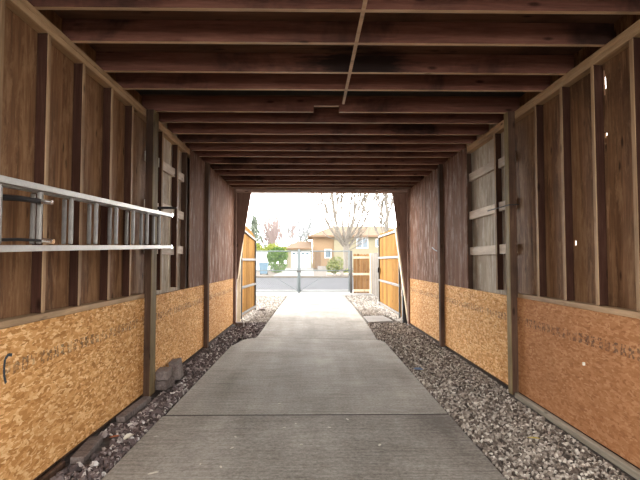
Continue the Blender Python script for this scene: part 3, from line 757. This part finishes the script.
def leaves(mb, c, rad, n, size):
    c = Vector(c)
    for _ in range(n):
        while True:
            p = Vector((rt.uniform(-1, 1), rt.uniform(-1, 1), rt.uniform(-1, 1)))
            if .35 < p.length < 1: break
        p = Vector((p.x * rad[0], p.y * rad[1], p.z * rad[2])) + c
        R = Euler((rt.uniform(0, 6.3), rt.uniform(0, 6.3), rt.uniform(0, 6.3))).to_matrix(); s = size * rt.uniform(.6, 1.3)
        a, b, n_ = R @ Vector((s, 0, 0)), R @ Vector((0, s * .5, 0)), R @ Vector((0, 0, s * .12))
        mb.add([p - a, p + b, p + a, p - b, p + n_], [(0, 1, 4), (1, 2, 4), (2, 3, 4), (3, 0, 4)])
def branch(mb, p, d, L, r, depth, spread, up, kids, rmin=.006):
    pts, rad = [Vector(p)], [r]; d = Vector(d).normalized(); n = 4
    for i in range(n):
        d = (d + Vector((rt.uniform(-1, 1), rt.uniform(-1, 1), rt.uniform(-.4, 1))) * .13 + Vector((0, 0, up * .1))).normalized()
        pts.append(pts[-1] + d * L / n); rad.append(max(rmin, r * (1 - .62 * (i + 1) / n)))
    mb.tube(pts, rad, 5 if depth else 7, caps=False)
    if depth <= 0: return
    for k in range(kids):
        t = rt.uniform(.35, 1); i = min(n - 1, int(t * n)); q = pts[i].lerp(pts[i + 1], t * n - i)
        dd = (d + Vector((rt.uniform(-1, 1), rt.uniform(-1, 1), rt.uniform(-.2, .7))) * spread).normalized()
        branch(mb, q, dd, L * rt.uniform(.45, .7), max(rmin, rad[i] * .62), depth - 1, spread, up, kids, rmin)
# large bare tree
tr = thing('bare_tree', (2.85, 40, .1), 'large leafless tree with many upright branches in front of the house', 'tree', 'bare trees')
MB().tube([(2.85, 40, .05), (2.85, 40, .35), (2.83, 40, 1.3), (2.8, 40, 2.4), (2.78, 40, 3.0)], [.36, .28, .235, .25, .2], 12).build('trunk', M['bark'], tr, smooth=True)
mb = MB()
for k, (dx, dy, L) in enumerate(((-.55, .1, 6), (-.3, -.3, 6.8), (-.12, .35, 7.2), (.05, -.2, 7.3), (.2, .3, 6.6), (.42, -.15, 6.4), (.62, .2, 5.6), (-.8, -.1, 4.6), (-.42, .4, 5.8), (.3, -.4, 6.2))):
    branch(mb, (2.8 + dx * .25, 40 + dy * .25, 2.45 + rt.uniform(-.3, .4)), (dx * 1.5, dy * 1.2, 1), L, .12, 2, .55, 1.3, 6, .028)
for k in range(14):
    a = rt.uniform(0, 6.28); branch(mb, (2.8, 40, 2.4 + rt.uniform(-.5, .5)), (math.cos(a), math.sin(a), rt.uniform(.1, .8)), rt.uniform(1.2, 2.3), .045, 1, .6, .3, 4, .022)
mb.build('branches', M['bark'], tr)
tr = thing('bare_tree', (5.0, 33, .0), 'slender leafless tree rising behind the right cedar gate', 'tree', 'bare trees')
mb = MB()
for dx, L in ((-.08, 6.2), (.16, 5.6)):
    branch(mb, (5.0 + dx, 33, -.06), (dx * .6, 0, 1), L, .13, 2, .4, .4, 6, .03)
mb.build('branches', M['bark'], tr)
def bare(name, x, y, h, mat, label, n, spread=.6, z=.4, wide=.7):
    t = thing(name, (x, y, z), label, 'tree', 'bare trees'); mb = MB()
    for k in range(n):
        a = rt.uniform(0, 6.28); branch(mb, (x, y, z), (math.cos(a) * wide * rt.random(), math.sin(a) * wide * rt.random(), 1), h * rt.uniform(.7, 1), .1, 2, spread, .15, 7, .032)
    mb.build('branches', M[mat], t); return t
bare('bare_tree', -6.3, 75, 5.4, 'bark_pink', 'pinkish leafless tree behind the yellow green hedge', 11, .5, .35, .6)
bare('bare_tree', -3.7, 90, 7.6, 'bark_blue', 'bluish leafless tree rising behind the garage roof', 9, .5, .4, .6)
# conifers
def conifer(x, y, z, h, w, label, n=34):
    t = thing('conifer_tree', (x, y, z), label, 'tree', 'conifers'); MB().tube([(x, y, z), (x, y, z + h)], [.16, .02], 8).build('trunk', M['bark'], t)
    mb = MB()
    for k in range(n):
        f = (k + .5) / n; zz = z + h * (.12 + .86 * f); r = w * (1 - f) ** .8 * rt.uniform(.55, 1.1) + .12; a = k * 2.4
        c = Vector((x + math.cos(a) * r * .6, y + math.sin(a) * r * .6, zz - r * .1)); leaves(mb, c, (r * .6, r * .6, .28), 26, .2)
    mb.build('foliage', M['pine_leaf'], t); return t
conifer(-7.4, 61, .36, 6.6, 1.9, 'tall sparse conifer behind the left cedar gate', 60)
conifer(-.9, 78, .4, 4.4, 1.0, 'small dark conifer top showing behind the garage roof', 22)
# green bush and hedge
b = thing('bush', (-3.2, 43.5, .15), 'rounded bright green bush beside the trash bin', 'bush'); mb = MB()
for c, r in (((-3.2, 43.5, .95), (.95, .8, .85)), ((-3.5, 43.4, 1.7), (.65, .6, .6)), ((-2.85, 43.5, 1.75), (.65, .6, .6)), ((-3.15, 43.6, 2.05), (.6, .5, .45))): leaves(mb, c, r, 900, .1)
mb.build('foliage', M['bush_leaf'], b)
mb = MB()
for k in range(5): mb.tube([(-3.2 + .08 * k - .16, 43.5, .12), (-3.2 + .3 * (k - 2), 43.5, 1.2)], [.04, .015], 6)
mb.build('stems', M['bark'], b)
b = thing('hedge', (-4.8, 52, .2), 'yellow green hedge top above the white fence', 'hedge'); mb = MB()
for k in range(8): leaves(mb, (-6.6 + k * .5, 52, 2.25 + .22 * math.sin(k * 1.7)), (.5, .6, .75), 420, .12)
mb.build('foliage', M['yellow_leaf'], b)
mb = MB()
for k in range(8): mb.tube([(-6.6 + k * .5, 52, .2), (-6.6 + k * .5, 52, 2.2)], [.05, .02], 6)
mb.build('stems', M['bark'], b)
lab = ['olive green shrub left of the bare tree trunk', 'yellowish low shrub at the foot of the bare tree trunk', 'dull green shrub under the house window']
for (x, y, z, r, h, n), l in zip(((1.75, 41, .1, .62, .55, 500), (2.9, 38.6, .1, .4, .25, 260), (2.3, 47, .2, .9, .75, 600)), lab):
    s = thing('shrub', (x, y, z), l, 'shrub', 'shrubs before the house'); mb = MB(); leaves(mb, (x, y, z + h), (r, r, h), n, .09); mb.build('foliage', M['shrub_leaf'], s)
    mb = MB()
    for k in range(4): mb.tube([(x, y, z - .02), (x + rt.uniform(-.3, .3), y, z + h)], [.03, .01], 6)
    mb.build('stems', M['bark'], s)
rl = ['pale rounded rock left end of the row by the street', 'pale rock second from the left in the row by the street', 'reddish pale rock in the middle of the row by the street', 'pale rock right of the middle in the row by the street', 'pale rock at the right end of the row by the street']
for k in range(5):
    mb = MB(); c = Vector((1.35 + k * .66, 37.8 + .1 * (k % 2), .17)); s = rt.uniform(.17, .26)
    mb.add([c + Vector((v.x * s * 1.3 * rt.uniform(.85, 1.15), v.y * s * rt.uniform(.85, 1.15), v.z * s * .75)) for v in ICO_V], ICO_F)
    tag(mb.build('rock', M['rock'], None, (c.x, c.y, .05), bevel=.03), rl[k], 'rock', 'rocks by the street')

# ------------------------------------------------------------------ camera
cam = bpy.data.cameras.new('camera'); cam.sensor_width = 36; cam.lens = 27; cam.clip_end = 500
co = bpy.data.objects.new('camera', cam); COL.objects.link(co)
co.location = (0, 0, 1.22); co.rotation_euler = (math.radians(92.5), 0, math.radians(-.9))
scn.camera = co

# ------------------------------------------------------------------ light: bright overcast sky, made stronger towards the front to light the carport
SKY_REAR, SKY_FRONT, SKY_TOP = 2.6, 6.0, .14
w = bpy.data.worlds.new('overcast'); scn.world = w; w.use_nodes = True
t = w.node_tree; bg = t.nodes['Background']
tc = t.nodes.new('ShaderNodeTexCoord'); sx = t.nodes.new('ShaderNodeSeparateXYZ'); t.links.new(tc.outputs['Generated'], sx.inputs[0])
def mrange(src, f0, f1, t0, t1):
    mr = t.nodes.new('ShaderNodeMapRange'); mr.interpolation_type = 'SMOOTHSTEP'
    for k, v in zip(('From Min', 'From Max', 'To Min', 'To Max'), (f0, f1, t0, t1)): mr.inputs[k].default_value = v
    t.links.new(src, mr.inputs['Value']); return mr.outputs[0]
hor = mrange(sx.outputs['Y'], -.8, .8, SKY_REAR, SKY_FRONT)          # bright hazy horizon all round
fall = mrange(sx.outputs['Z'], .2, .75, 1.0, SKY_TOP)                # thinner, dimmer haze overhead
ml = t.nodes.new('ShaderNodeMath'); ml.operation = 'MULTIPLY'; t.links.new(hor, ml.inputs[0]); t.links.new(fall, ml.inputs[1])
t.links.new(ml.outputs[0], bg.inputs['Strength'])
bg.inputs['Color'].default_value = (1, .985, .965, 1)
cy = scn.cycles
cy.use_denoising = True
cy.max_bounces = 16; cy.diffuse_bounces = 10; cy.glossy_bounces = 6
scn.view_settings.view_transform = 'Standard'; scn.view_settings.look = 'None'
scn.view_settings.exposure = 1.85; scn.view_settings.gamma = 1
